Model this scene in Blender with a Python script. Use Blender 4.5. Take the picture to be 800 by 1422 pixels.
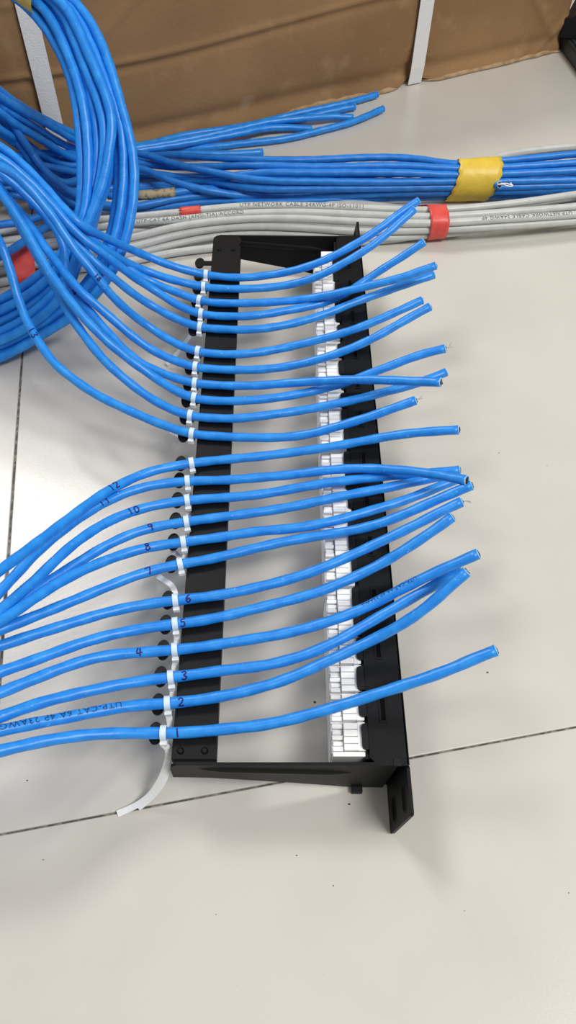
import bpy, bmesh, math, random
from mathutils import Vector, Matrix
random.seed(7)
for o in list(bpy.data.objects): bpy.data.objects.remove(o, do_unlink=True)
scene = bpy.context.scene
C = scene.collection

# ------------------------------------------------------------------ camera
F_PX, CX, CY = 1068.0, 400.0, 711.0           # focal length and centre in pixels of the 800x1422 frame
PITCH, ROLL, CAM_H = 0.9662, 0.0259, 0.4436
_fw = Vector((0, math.cos(PITCH), -math.sin(PITCH)))
_up0 = Vector((0, math.sin(PITCH), math.cos(PITCH)))
_rt0 = Vector((1, 0, 0))
_c, _s = math.cos(ROLL), math.sin(ROLL)
_rt = _c*_rt0 + _s*_up0
_up = -_s*_rt0 + _c*_up0
EYE = Vector((0, 0, CAM_H))
cd = bpy.data.cameras.new('camera'); cam = bpy.data.objects.new('camera', cd); C.objects.link(cam)
cd.sensor_fit = 'VERTICAL'; cd.sensor_height = 24.0; cd.lens = 24.0*F_PX/1422.0
cd.clip_start = 0.01; cd.clip_end = 50
m = Matrix((( _rt.x, _up.x, -_fw.x, 0), (_rt.y, _up.y, -_fw.y, 0), (_rt.z, _up.z, -_fw.z, CAM_H), (0, 0, 0, 1)))
cam.matrix_world = m
scene.camera = cam

def ray(px, py):
    return (_fw + _rt*((px-CX)/F_PX) - _up*((py-CY)/F_PX))
def at(px, py, z=0.0):                         # point of that pixel at height z (metres)
    d = ray(px, py); t = (z-CAM_H)/d.z
    return EYE + d*t
def on_plane(px, py, p0, n):
    d = ray(px, py); t = (p0-EYE).dot(n)/d.dot(n)
    return EYE + d*t

# ------------------------------------------------------------------ light
scene.view_settings.view_transform = 'Standard'; scene.view_settings.look = 'None'
scene.view_settings.gamma = 1.0; scene.view_settings.use_curve_mapping = False
scene.view_settings.exposure = -0.08
w = bpy.data.worlds.new('world'); scene.world = w; w.use_nodes = True
w.node_tree.nodes['Background'].inputs[0].default_value = (1.0, 0.985, 0.955, 1)
w.node_tree.nodes['Background'].inputs[1].default_value = 0.36
def area(name, loc, aim, sx, sy, power, col=(1, 1, 1)):
    l = bpy.data.lights.new(name, 'AREA'); l.shape = 'RECTANGLE'; l.size = sx; l.size_y = sy; l.energy = power; l.color = col
    o = bpy.data.objects.new(name, l); C.objects.link(o); o.location = loc
    o.rotation_euler = (Vector(aim)-Vector(loc)).to_track_quat('-Z', 'Y').to_euler()
    return o
area('ceiling_lamp_key', (-1.25, 1.75, 2.4), (-0.1, 0.45, 0), 0.9, 0.6, 41, (1.0, 0.98, 0.95))
area('ceiling_lamp_fill', (1.25, -0.35, 2.3), (0.3, 0.7, 0), 1.2, 0.5, 52, (1.0, 0.98, 0.95))

# ------------------------------------------------------------------ materials
def mat(name, col, rough=0.5, spec=0.5, metal=0.0, noise=None, bump=None, trans=0.0, coat=0.0):
    """noise = (scale, other colour, low, high) mixes a second colour; bump = (scale, strength)"""
    mt = bpy.data.materials.new(name); mt.use_nodes = True
    nt = mt.node_tree; b = nt.nodes['Principled BSDF']
    b.inputs['Base Color'].default_value = (*col, 1); b.inputs['Roughness'].default_value = rough
    b.inputs['Specular IOR Level'].default_value = spec; b.inputs['Metallic'].default_value = metal
    b.inputs['Transmission Weight'].default_value = trans; b.inputs['Coat Weight'].default_value = coat
    tc = nt.nodes.new('ShaderNodeTexCoord')
    if noise:
        for k in range(0, len(noise), 4):
            n = nt.nodes.new('ShaderNodeTexNoise'); n.inputs['Scale'].default_value = noise[k]; n.inputs['Detail'].default_value = 5
            nt.links.new(tc.outputs['Object'], n.inputs['Vector'])
            r = nt.nodes.new('ShaderNodeMapRange'); r.inputs['From Min'].default_value = noise[k+2]; r.inputs['From Max'].default_value = noise[k+3]
            nt.links.new(n.outputs['Fac'], r.inputs['Value'])
            mx = nt.nodes.new('ShaderNodeMix'); mx.data_type = 'RGBA'
            src = b.inputs['Base Color']
            if src.is_linked:
                nt.links.new(src.links[0].from_socket, mx.inputs['A'])
            else:
                mx.inputs['A'].default_value = (*col, 1)
            mx.inputs['B'].default_value = (*noise[k+1], 1)
            nt.links.new(r.outputs['Result'], mx.inputs['Factor']); nt.links.new(mx.outputs['Result'], b.inputs['Base Color'])
    if bump:
        n = nt.nodes.new('ShaderNodeTexNoise'); n.inputs['Scale'].default_value = bump[0]; n.inputs['Detail'].default_value = 4
        nt.links.new(tc.outputs['Object'], n.inputs['Vector'])
        bp = nt.nodes.new('ShaderNodeBump'); bp.inputs['Strength'].default_value = bump[1]; bp.inputs['Distance'].default_value = 0.001
        nt.links.new(n.outputs['Fac'], bp.inputs['Height']); nt.links.new(bp.outputs['Normal'], b.inputs['Normal'])
    return mt
M = {}
M['tile'] = mat('porcelain_tile', (0.62, 0.597, 0.543), 0.24, 0.45, noise=(9, (0.58, 0.557, 0.505), .42, .68, 900, (0.50, 0.47, 0.43), .66, .80), bump=(500, .05))
M['grout'] = mat('tile_grout', (0.10, 0.095, 0.085), 0.9, 0.2, noise=(260, (0.30, 0.28, 0.25), .45, .65))
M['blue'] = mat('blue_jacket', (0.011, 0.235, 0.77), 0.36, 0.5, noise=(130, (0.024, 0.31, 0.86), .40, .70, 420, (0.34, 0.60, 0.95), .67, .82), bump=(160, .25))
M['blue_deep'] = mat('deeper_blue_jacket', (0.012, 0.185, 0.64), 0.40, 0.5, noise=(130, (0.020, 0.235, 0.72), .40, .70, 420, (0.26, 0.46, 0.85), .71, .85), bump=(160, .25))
M['grey'] = mat('grey_jacket', (0.56, 0.575, 0.55), 0.38, 0.5, noise=(90, (0.50, 0.51, 0.49), .42, .68), bump=(160, .2))
M['black'] = mat('black_powder_coat', (0.005, 0.0055, 0.0065), 0.46, 0.2, noise=(700, (0.03, 0.03, 0.03), .74, .84), bump=(1800, .2))
M['black_plastic'] = mat('black_plastic', (0.005, 0.0055, 0.007), 0.5, 0.28)
M['hole'] = mat('hole_black', (0.002, 0.002, 0.002), 0.9, 0.1)
M['white'] = mat('white_plastic', (0.95, 0.95, 0.94), 0.42, 0.4)
M['white_dim'] = mat('white_plastic_terminal', (0.90, 0.895, 0.88), 0.45, 0.4)
M['nylon'] = mat('nylon_tie', (0.86, 0.885, 0.90), 0.38, 0.5)
M['strap_nylon'] = mat('nylon_strap', (0.66, 0.80, 0.92), 0.38, 0.5)
M['ink'] = mat('purple_ink', (0.016, 0.012, 0.16), 0.5, 0.3)
M['print'] = mat('black_print', (0.012, 0.05, 0.16), 0.5, 0.3)
M['print_grey'] = mat('grey_print', (0.13, 0.135, 0.13), 0.5, 0.3)
M['rim'] = mat('cut_jacket_rim', (0.30, 0.55, 0.88), 0.5, 0.4)
M['core'] = mat('cut_wire_core', (0.03, 0.045, 0.07), 0.6, 0.3, noise=(1400, (0.65, 0.60, 0.52), .55, .68))
M['copper'] = mat('bare_wire', (0.62, 0.58, 0.52), 0.3, 0.5, metal=0.4)
M['yellow'] = mat('yellow_tape', (0.80, 0.57, 0.07), 0.42, 0.5, noise=(60, (0.70, 0.48, 0.05), .40, .70), bump=(120, .5))
M['yellow_pale'] = mat('yellow_tape_pale', (0.88, 0.62, 0.16), 0.42, 0.5, noise=(60, (0.80, 0.55, 0.12), .40, .70))
M['red'] = mat('red_tape', (0.70, 0.06, 0.05), 0.40, 0.5, noise=(90, (0.78, 0.11, 0.09), .40, .70), bump=(140, .4))
M['beige'] = mat('dirty_masking_tape', (0.42, 0.35, 0.22), 0.6, 0.3, noise=(220, (0.16, 0.15, 0.13), .48, .62))
M['card'] = mat('cardboard', (0.34, 0.20, 0.094), 0.72, 0.25, noise=(6, (0.255, 0.147, 0.068), .40, .65, 40, (0.37, 0.23, 0.115), .56, .78, 14, (0.46, 0.34, 0.22), .68, .86), bump=(240, .35))
M['card_edge'] = mat('torn_cardboard', (0.46, 0.33, 0.20), 0.85, 0.2, noise=(120, (0.33, 0.21, 0.11), .40, .65))
M['strap'] = mat('white_strapping', (0.80, 0.80, 0.80), 0.42, 0.5, bump=(700, .4))
M['steel'] = mat('dark_steel', (0.022, 0.028, 0.032), 0.42, 0.5, noise=(40, (0.035, 0.042, 0.046), .4, .7))
M['wall'] = mat('dim_wall', (0.30, 0.24, 0.18), 0.8, 0.3, noise=(5, (0.24, 0.19, 0.14), .4, .7))
M['crumb'] = mat('dark_crumb', (0.035, 0.032, 0.03), 0.8, 0.2)

# ------------------------------------------------------------------ helpers
def obj(name, bm, material, parent=None, smooth=False, origin=None):
    me = bpy.data.meshes.new(name)
    if origin is not None:
        bmesh.ops.translate(bm, verts=bm.verts, vec=-Vector(origin))
    bmesh.ops.recalc_face_normals(bm, faces=bm.faces)
    bm.to_mesh(me); bm.free()
    for mm in (material if isinstance(material, (list, tuple)) else [material]): me.materials.append(mm)
    if smooth:
        for p in me.polygons: p.use_smooth = True
    o = bpy.data.objects.new(name, me); C.objects.link(o)
    if origin is not None: o.location = origin
    if parent is not None: o.parent = parent
    return o
def tag(o, label, cat, group=None):
    o['label'] = label; o['category'] = cat
    if group: o['group'] = group
    return o
def empty(name, loc, rz=0.0):
    o = bpy.data.objects.new(name, None); C.objects.link(o); o.location = loc; o.rotation_euler = (0, 0, rz); o.empty_display_size = 0.02
    return o
def box(bm, x0, x1, y0, y1, z0, z1, mi=0, bevel=0.0):
    vs = [bm.verts.new((x, y, z)) for z in (z0, z1) for y in (y0, y1) for x in (x0, x1)]
    fs = []
    for f in ((0, 2, 3, 1), (4, 5, 7, 6), (0, 1, 5, 4), (2, 6, 7, 3), (0, 4, 6, 2), (1, 3, 7, 5)):
        fc = bm.faces.new([vs[i] for i in f]); fc.material_index = mi; fs.append(fc)
    if bevel > 0:
        es = list({e for f in fs for e in f.edges})
        bmesh.ops.bevel(bm, geom=es, offset=bevel, segments=2, affect='EDGES', profile=0.5)
    return vs
def prism(bm, outline, axis, a0, a1, mi=0):
    """extrude a 2D outline along 'x','y' or 'z' between a0 and a1"""
    def P(p, a):
        return {'x': (a, p[0], p[1]), 'y': (p[0], a, p[1]), 'z': (p[0], p[1], a)}[axis]
    lo = [bm.verts.new(P(p, a0)) for p in outline]; hi = [bm.verts.new(P(p, a1)) for p in outline]
    n = len(outline)
    for f in [bm.faces.new(lo[::-1]), bm.faces.new(hi)]: f.material_index = mi
    for i in range(n):
        f = bm.faces.new((lo[i], lo[(i+1) % n], hi[(i+1) % n], hi[i])); f.material_index = mi
def rrect(x0, x1, y0, y1, r, n=5):
    pts = []
    for cx, cy, a in ((x1-r, y1-r, 0), (x0+r, y1-r, 90), (x0+r, y0+r, 180), (x1-r, y0+r, 270)):
        for k in range(n+1):
            t = math.radians(a+90*k/n); pts.append((cx+r*math.cos(t), cy+r*math.sin(t)))
    return pts
def catmull(P, cyclic=False, sub=8):
    out = []; n = len(P)
    rng = range(n if cyclic else n-1)
    for i in rng:
        p0 = P[(i-1) % n] if (cyclic or i > 0) else P[0]*2-P[1]
        p1 = P[i]; p2 = P[(i+1) % n]
        p3 = P[(i+2) % n] if (cyclic or i+2 < n) else P[-1]*2-P[-2]
        d1 = max((p1-p0).length, 1e-6)**.5; d2 = max((p2-p1).length, 1e-6)**.5; d3 = max((p3-p2).length, 1e-6)**.5
        m1 = (p1-p0)/d1-(p2-p0)/(d1+d2)+(p2-p1)/d2; m2 = (p2-p1)/d2-(p3-p1)/(d2+d3)+(p3-p2)/d3
        m1 *= d2; m2 *= d2
        for k in range(sub):
            t = k/sub; t2 = t*t; t3 = t2*t
            out.append(p1*(2*t3-3*t2+1)+m1*(t3-2*t2+t)+p2*(-2*t3+3*t2)+m2*(t3-t2))
    if not cyclic: out.append(P[-1].copy())
    return out
def resample(P, step, cyclic=False):
    Q = P+[P[0]] if cyclic else P
    L = [0.0]
    for a, b in zip(Q, Q[1:]): L.append(L[-1]+(b-a).length)
    n = max(2, int(round(L[-1]/step))); out = []; j = 0
    for k in range(n if cyclic else n+1):
        s = L[-1]*k/n
        while j < len(Q)-2 and L[j+1] < s: j += 1
        t = (s-L[j])/max(L[j+1]-L[j], 1e-9); out.append(Q[j].lerp(Q[j+1], min(max(t, 0), 1)))
    return out
def relax(P, it, cyclic=False):
    for _ in range(it):
        n = len(P)
        Q = [p.copy() for p in P]
        for i in range(n):
            if not cyclic and i in (0, n-1): continue
            Q[i] = P[i]*0.5+(P[(i-1) % n]+P[(i+1) % n])*0.25
        P = Q
    return P
R_CAB = 0.0034      # cables of the coil and the bundles
R_PAN = 0.00305     # thinner cables laced to the panel
def frames(P, cyclic=False):
    n = len(P); T = []
    for i in range(n):
        a = P[(i-1) % n] if (cyclic or i > 0) else P[i]; b = P[(i+1) % n] if (cyclic or i < n-1) else P[i]
        T.append((b-a).normalized())
    N = []
    ref = Vector((0, -0.45, 0.89))
    for t in T:
        nn = ref-t*ref.dot(t)
        if nn.length < 1e-3: nn = Vector((1, 0, 0))-t*t.x
        N.append(nn.normalized())
    return T, N, [t.cross(nn) for t, nn in zip(T, N)]
def tube(bm, P, r, seg=12, cyclic=False, lobes=0.0, pitch=0.019, caps=True, phase=0.0):
    T, N, B = frames(P, cyclic); rings = []; s = 0.0
    for i, p in enumerate(P):
        if i: s += (P[i]-P[i-1]).length
        ring = []
        for k in range(seg):
            a = 2*math.pi*k/seg
            rr = r*(1+lobes*math.cos(2*a+phase-2*math.pi*s/pitch)) if lobes else r
            ring.append(bm.verts.new(p+(N[i]*math.cos(a)+B[i]*math.sin(a))*rr))
        rings.append(ring)
    n = len(rings)
    for i in range(n if cyclic else n-1):
        a, b = rings[i], rings[(i+1) % n]
        for k in range(seg):
            bm.faces.new((a[k], a[(k+1) % seg], b[(k+1) % seg], b[k]))
    if caps and not cyclic:
        bm.faces.new(rings[0][::-1]); bm.faces.new(rings[-1])
    return rings
def strip(bm, P, nrm, width, thick):
    """flat band along P; nrm = function(i) or a vector giving the band's face normal"""
    T, _, _ = frames(P); rows = []
    for i, p in enumerate(P):
        nv = nrm(i) if callable(nrm) else nrm
        sd = T[i].cross(nv).normalized(); nn = sd.cross(T[i]).normalized()
        rows.append([bm.verts.new(p+sd*(width/2*a)+nn*(thick/2*b)) for a, b in ((-1, -1), (1, -1), (1, 1), (-1, 1))])
    for a, b in zip(rows, rows[1:]):
        for k in range(4): bm.faces.new((a[k], a[(k+1) % 4], b[(k+1) % 4], b[k]))
    bm.faces.new(rows[0][::-1]); bm.faces.new(rows[-1])
def pixpath(pts, zdef=None):
    """(px, py) or (px, py, height in mm) -> metre points; missing heights are interpolated along the list"""
    zs = [p[2] if len(p) > 2 else None for p in pts]
    idx = [i for i, z in enumerate(zs) if z is not None]
    out = []
    for i, p in enumerate(pts):
        if zs[i] is not None: z = zs[i]
        elif not idx: z = zdef
        elif i < idx[0]: z = zs[idx[0]]
        elif i > idx[-1]: z = zs[idx[-1]]
        else:
            a = max(j for j in idx if j < i); b = min(j for j in idx if j > i)
            u = sum(math.dist(pts[k][:2], pts[k+1][:2]) for k in range(a, i)); v = sum(math.dist(pts[k][:2], pts[k+1][:2]) for k in range(a, b))
            t = u/v; z = zs[a]+(zs[b]-zs[a])*t
        out.append(at(p[0], p[1], z/1000))
    return out
def carry_on(pts, k=0):
    # a strand that leaves the picture on the left carries on and comes down to the floor out there
    x0, y0, z0 = pts[0]
    return [(-300, 335+7*k, 5), (-205, max(y0+105, 305), 18+z0*.25), (-115, max(y0+42, 216), z0*.85)]+list(pts)
def smooth_path(pts, step=0.0035, it=10, cyclic=False):
    return relax(resample(catmull(pts, cyclic), step, cyclic), it, cyclic)
def nearest(P, px, py):
    best = None
    for i, p in enumerate(P):
        v = p-EYE; zc = v.dot(_fw); x = CX+F_PX*v.dot(_rt)/zc; y = CY-F_PX*v.dot(_up)/zc
        d = (x-px)**2+(y-py)**2
        if best is None or d < best[0]: best = (d, i)
    return best[1]
# -- flat print and pen strokes wrapped on a cable
def wrap(bm_src, P, i0, r, flip=False, phi=0.0):
    T, N, B = frames(P); L = [0.0]
    for a, b in zip(P, P[1:]): L.append(L[-1]+(b-a).length)
    sg = -1 if flip else 1
    for v in bm_src.verts:
        s = L[i0]+sg*v.co.x; s = min(max(s, 0), L[-1]-1e-6)
        j = min(max(0, next((k for k in range(len(L)-1) if L[k+1] >= s), len(L)-2)), len(L)-2)
        t = (s-L[j])/max(L[j+1]-L[j], 1e-9)
        c = P[j].lerp(P[j+1], t); nn = N[j].lerp(N[j+1], t).normalized(); tt = T[j].lerp(T[j+1], t).normalized()
        up = nn.cross(tt)*1.0
        a = phi+sg*v.co.y/r
        v.co = c+(nn*math.cos(a)+up*math.sin(a))*(r*1.035+0.00004)
def text_bm(txt, h):
    cu = bpy.data.curves.new('t', 'FONT'); cu.body = txt; cu.size = h*1.4; cu.resolution_u = 2; cu.space_character = 1.15
    o = bpy.data.objects.new('t', cu); C.objects.link(o)
    dg = bpy.context.evaluated_depsgraph_get(); me = o.evaluated_get(dg).to_mesh()
    bm = bmesh.new(); bm.from_mesh(me); o.evaluated_get(dg).to_mesh_clear()
    bpy.data.objects.remove(o, do_unlink=True); bpy.data.curves.remove(cu)
    bmesh.ops.triangulate(bm, faces=bm.faces)
    bmesh.ops.subdivide_edges(bm, edges=[e for e in bm.edges if e.calc_length() > h*0.3], cuts=1)
    bmesh.ops.translate(bm, verts=bm.verts, vec=(0, -h*0.5, 0))
    return bm
DIG = {'1': [[(.35, 1), (.5, 0)]], '2': [[(.05, .8), (.35, 1), (.7, .85), (.6, .5), (.1, .05), (.8, .05)]],
       '3': [[(.1, .9), (.5, 1), (.75, .78), (.4, .55), (.8, .3), (.45, 0), (.05, .12)]],
       '4': [[(.25, 1), (.05, .4), (.9, .45)], [(.6, .95), (.55, 0)]],
       '5': [[(.8, 1), (.3, .95), (.2, .6), (.6, .6), (.75, .3), (.45, 0), (.1, .1)]],
       '6': [[(.7, 1), (.2, .6), (.15, .2), (.5, 0), (.8, .25), (.55, .5), (.2, .35)]],
       '7': [[(.0, .85), (.8, .95), (.6, .0)]],
       '8': [[(.5, .55), (.15, .8), (.5, 1), (.8, .8), (.5, .55), (.1, .25), (.5, 0), (.9, .25), (.5, .55)]],
       '9': [[(.75, .75), (.4, 1), (.1, .75), (.4, .5), (.75, .75), (.7, .3), (.65, 0)]],
       '0': [[(.5, 1), (.1, .6), (.2, .1), (.6, 0), (.85, .5), (.5, 1)]]}
def pen_bm(txt, h, w=0.0008):
    bm = bmesh.new(); x = 0.0
    for ch in txt:
        for st in DIG[ch]:
            P = [Vector((x+a*h*.75, (b-.5)*h, 0)) for a, b in st]
            P = resample(catmull(P), 0.0005)
            for a, b in zip(P, P[1:]):
                d = (b-a).normalized(); sd = Vector((-d.y, d.x, 0))*w/2; e = d*w*.25
                bm.faces.new([bm.verts.new(q) for q in (a-sd-e, b-sd+e, b+sd+e, a+sd-e)])
        x += h*.9
    return bm

# ------------------------------------------------------------------ setting: floor tiles, wall
ANG = math.radians(11.8); ANY = math.radians(9.6)
ex = Vector((math.cos(ANG), math.sin(ANG), 0)); ey = Vector((-math.sin(ANY), math.cos(ANY), 0))
J0 = at(300, 1103.5, 0)                       # a point on the cross joint
J1 = at(17, 690, 0)                           # a point on the long joint
TS = 0.80; GAP = 0.0017
_d = ex.x*ey.y-ex.y*ey.x
ox = (J1.x*ey.y-J1.y*ey.x)/_d; oy = (ex.x*J0.y-ex.y*J0.x)/_d   # grid coordinates of the two joints
floor = empty('floor', (0, 0, 0)); floor['kind'] = 'structure'
bm = bmesh.new(); box(bm, -2.4, 3.0, -1.6, 3.4, -0.012, -0.0012)
obj('grout_bed', bm, M['grout'], floor)
bm = bmesh.new(); box(bm, GAP/2, TS-GAP/2, GAP/2, TS-GAP/2, -0.009, 0.0, bevel=0.0006)
for v in bm.verts: v.co.x += v.co.y*math.tan(ANG-ANY)
tile_mesh = None
for i in range(-2, 4):
    for j in range(-2, 4):
        p = ex*(ox+i*TS)+ey*(oy+j*TS)
        if tile_mesh is None:
            t = obj('tile', bm, M['tile'], floor); tile_mesh = t.data
        else:
            t = bpy.data.objects.new('tile', tile_mesh); C.objects.link(t); t.parent = floor
        t.location = p; t.rotation_euler = (0, 0, ANG)
bm = bmesh.new(); box(bm, -2.4, 3.0, 2.2, 2.26, -0.002, 1.6)
wl = obj('wall_back', bm, M['wall']); wl['kind'] = 'structure'

# ------------------------------------------------------------------ patch panel (local x across, y along, z up; mm)
PSI = 0.0261; L = 441.0; W = 120.4; WB = 23.3; ZT = 44.0
panel = empty('patch_panel', (-0.0569, 0.1162, 0.0), PSI)
tag(panel, 'black metal patch panel with rear lacing bar and white terminals on the tiles', 'patch panel')
PM = Matrix.Translation(panel.location) @ Matrix.Rotation(PSI, 4, 'Z')
def pw(x, y, z): return PM @ Vector((x/1000, y/1000, z/1000))
def mmobj(name, bm, material, parent, smooth=False):
    bmesh.ops.scale(bm, vec=(.001, .001, .001), verts=bm.verts)
    return obj(name, bm, material, parent, smooth)
G0, GP, PP = 17.2, 103.4, 15.8
def tab_y(k): return G0+GP*(k//6)+PP*(k % 6)
# lacing bar
bm = bmesh.new(); box(bm, 0, WB, 3, L-14, ZT-1.4, ZT, bevel=0.4); box(bm, WB-1.4, WB, 3, L-14, ZT-7, ZT-0.4, bevel=.3)
lacing = mmobj('lacing_bar', bm, M['black'], panel)
bm = bmesh.new()
out = [(0.5, -2.4), (0.5, 2.4), (-6, 2.4)] + [(-9.4+3.9*math.cos(math.radians(a))*1.0, 6.1*math.sin(math.radians(a))) for a in range(45, 316, 18)] + [(-6, -2.4)]
prism(bm, out, 'z', ZT-1.4, ZT-0.2)
tab0 = mmobj('tie_tab', bm, M['black'], lacing); tabs = [tab0]
for k in range(1, 24):
    t = tab0.copy(); C.objects.link(t); t.parent = lacing; tabs.append(t)
for k, t in enumerate(tabs): t.location = (0, (tab_y(k)-(2.2 if k >= 11 else .3))/1000, 0)
riv = None
for x, y in ((4.5, 7.5), (17, 7.5), (5.5, L-20), (17, L-20)):
    if riv is None:
        bm = bmesh.new()
        for r0, r1, z0, z1 in ((2.0, 1.9, ZT-.5, ZT+.5), ):
            bmesh.ops.create_cone(bm, cap_ends=True, segments=16, radius1=2.0, radius2=1.6, depth=0.9)
        bmesh.ops.translate(bm, verts=bm.verts, vec=(0, 0, ZT+.35))
        bmesh.ops.inset_region(bm, faces=[f for f in bm.faces if f.normal.z > .9], thickness=.55, depth=-.5)
        riv = mmobj('rivet', bm, M['black'], lacing); r_ = riv
    else:
        r_ = riv.copy(); C.objects.link(r_); r_.parent = lacing
    r_.location = (x/1000, y/1000, 0)
# side arms: vertical plates that widen towards the panel, with a pressed rib and a folded top lip
def arm(y0, sgn):
    bm = bmesh.new()
    top = ZT-0.2
    o = [(-1.0, top-7), (-0.2, top-3), (2.5, top-.8), (6, top), (W-3, top), (W-6.5, 2.0), (W-24, 3.0), (62, 12), (18, 21.5), (-1.0, 22.5)]
    prism(bm, o, 'y', y0-.8, y0+.8)
    # folded flange under the bar end
    ya, yb = (y0, y0+14) if sgn > 0 else (y0-14, y0)
    prism(bm, rrect(0.3, WB-.2, ya, yb, 2.2, 4) if sgn > 0 else rrect(0.3, WB-.2, ya, yb, 5.5, 5), 'z', ZT-3.0, ZT-1.45)
    if sgn < 0:
        prism(bm, rrect(0.0, WB, ya, yb-.2, 5.5, 5), 'z', ZT-1.5, ZT-0.2)
    a = mmobj('side_arm', bm, M['black'], panel)
    bm = bmesh.new()
    for yy in (y0-sgn*0.8, y0+sgn*.8):
        zc = lambda x: 37.5-0.085*(x-14)
        n = 14; rows = []
        for k in range(n+1):
            x = 14+(W-40)*k/n; e = math.sin(math.pi*min(1, max(0, k/n*6, 0.02)) / 2) if k < n/6 else (1 if k < n*5/6 else math.sin(math.pi/2*(n-k+.02)/(n/6)))
            h = 2.6*max(e, .08); d = 1.6*max(e, .05)*(-sgn if yy == y0-sgn*.8 else sgn)*-1*(-1 if yy == y0-sgn*.8 else 1)
            rows.append([bm.verts.new((x, yy-(0 if b == 0 else sgn*1.5*max(e, .05))*(1 if yy == y0-sgn*.8 else -1), zc(x)+b2*h)) for b, b2 in ((0, -1), (1, -.35), (1, .35), (0, 1))])
        for r0, r1 in zip(rows, rows[1:]):
            for k in range(3): bm.faces.new((r0[k], r0[k+1], r1[k+1], r1[k]))
    mmobj('pressed_rib', bm, M['black'], a, True)
    return a
a1 = arm(0.8, 1); a2 = arm(L-.8, -1)
bm = bmesh.new(); box(bm, W-24, W-18, -3.2, 0.4, 0.0, 4.5, bevel=.5)
mmobj('foot_clip', bm, M['black_plastic'], a1)
# steel front: vertical face plate with two ears, top and bottom flange, end webs
def shear(b):                                   # the face leans outwards a little
    for v in b.verts: v.co.x += (v.co.z-20)*.115
bm = bmesh.new()
box(bm, W-1.5, W, 0.0, L, 0.0, ZT, bevel=.3)
shear(bm); face = mmobj('face_plate', bm, M['black'], panel)
def ear(ya, yb):
    bm = bmesh.new()
    y0, y1 = min(ya, yb), max(ya, yb)
    r = 2.0
    o = rrect(y0, y1, 0.4, ZT-.6, r, 4)
    prism(bm, o, 'x', W-1.6, W+.1)
    shear(bm); e = mmobj('mounting_ear', bm, M['black'], panel)
    mid = (y0+y1)/2+(2.0 if yb > ya else -2.0)
    for zc in (12.0, 33.0):
        b2 = bmesh.new(); prism(b2, rrect(mid-6.2, mid+6.2, zc-3.2, zc+3.2, 3.1, 6), 'x', W-1.75, W+.25)
        shear(b2); mmobj('slot_hole', b2, M['hole'], e)
        b2 = bmesh.new()
        oo = rrect(mid-6.9, mid+6.9, zc-3.9, zc+3.9, 3.8, 6); ii = rrect(mid-6.2, mid+6.2, zc-3.2, zc+3.2, 3.1, 6)
        for xx in (W-1.85, W+.3):
            A = [b2.verts.new((xx, *p)) for p in oo]; Bv = [b2.verts.new((xx, *p)) for p in ii]
            for k in range(len(A)): b2.faces.new((A[k], A[(k+1) % len(A)], Bv[(k+1) % len(A)], Bv[k]))
        shear(b2); mmobj('slot_rim', b2, M['black'], e)
    return e
ear(0.2, -24.5); ear(L-.2, L+22.0)
FW = 17.5
bm = bmesh.new()
prism(bm, [(W+2.2, -.2), (W-FW+2, -.2), (W-FW+2, 2), (W-FW, 4), (W-FW, L-4), (W-FW+2, L-2), (W-FW+2, L+.2), (W+2.2, L+.2)], 'z', ZT-1.5, ZT)
flange = mmobj('top_flange', bm, M['black'], panel)
bm = bmesh.new(); box(bm, W-FW, W-3, 2, L-2, 0.1, 1.5, bevel=.3); mmobj('bottom_flange', bm, M['black'], panel)
slot = None
for k in range(12):
    y = 30+GP*(k//3)+(0, 36, 66)[k % 3]
    if slot is None:
        bm = bmesh.new()
        o_ = rrect(W-11.2, W-6.8, -7.5, 7.5, .8, 2); i_ = rrect(W-10.2, W-7.8, -6.6, 6.6, .5, 2)
        for zz, zz2 in ((ZT, ZT+.5),):
            A = [bm.verts.new((*p, zz)) for p in o_]; A2 = [bm.verts.new((*p, zz2)) for p in o_]; B2 = [bm.verts.new((*p, zz2)) for p in i_]; B1 = [bm.verts.new((*p, zz-.0)) for p in i_]
            n = len(A)
            for q in range(n):
                r_ = (q+1) % n
                bm.faces.new((A[q], A[r_], A2[r_], A2[q])); bm.faces.new((A2[q], A2[r_], B2[r_], B2[q])); bm.faces.new((B2[q], B2[r_], B1[r_], B1[q]))
            f = bm.faces.new([bm.verts.new((p[0], p[1], ZT+.06)) for p in i_]); f.material_index = 1
        slot = mmobj('label_slot', bm, [M['black'], M['hole']], flange); s_ = slot
    else:
        s_ = slot.copy(); C.objects.link(s_); s_.parent = flange
    s_.location = (0, y/1000, 0)
for x0 in (W-4.5,):
    bm = bmesh.new(); box(bm, W-5.5, W-1.5, -0.6, 3.4, ZT-.1, ZT+.6, bevel=.3); mmobj('corner_notch', bm, M['black_plastic'], flange)
# black circuit board carrier behind the terminals
bm = bmesh.new(); box(bm, W-FW-2.0, W-FW+3, 4, L-4, 3, ZT-3, bevel=.4); mmobj('board_carrier', bm, M['black_plastic'], panel)
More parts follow.
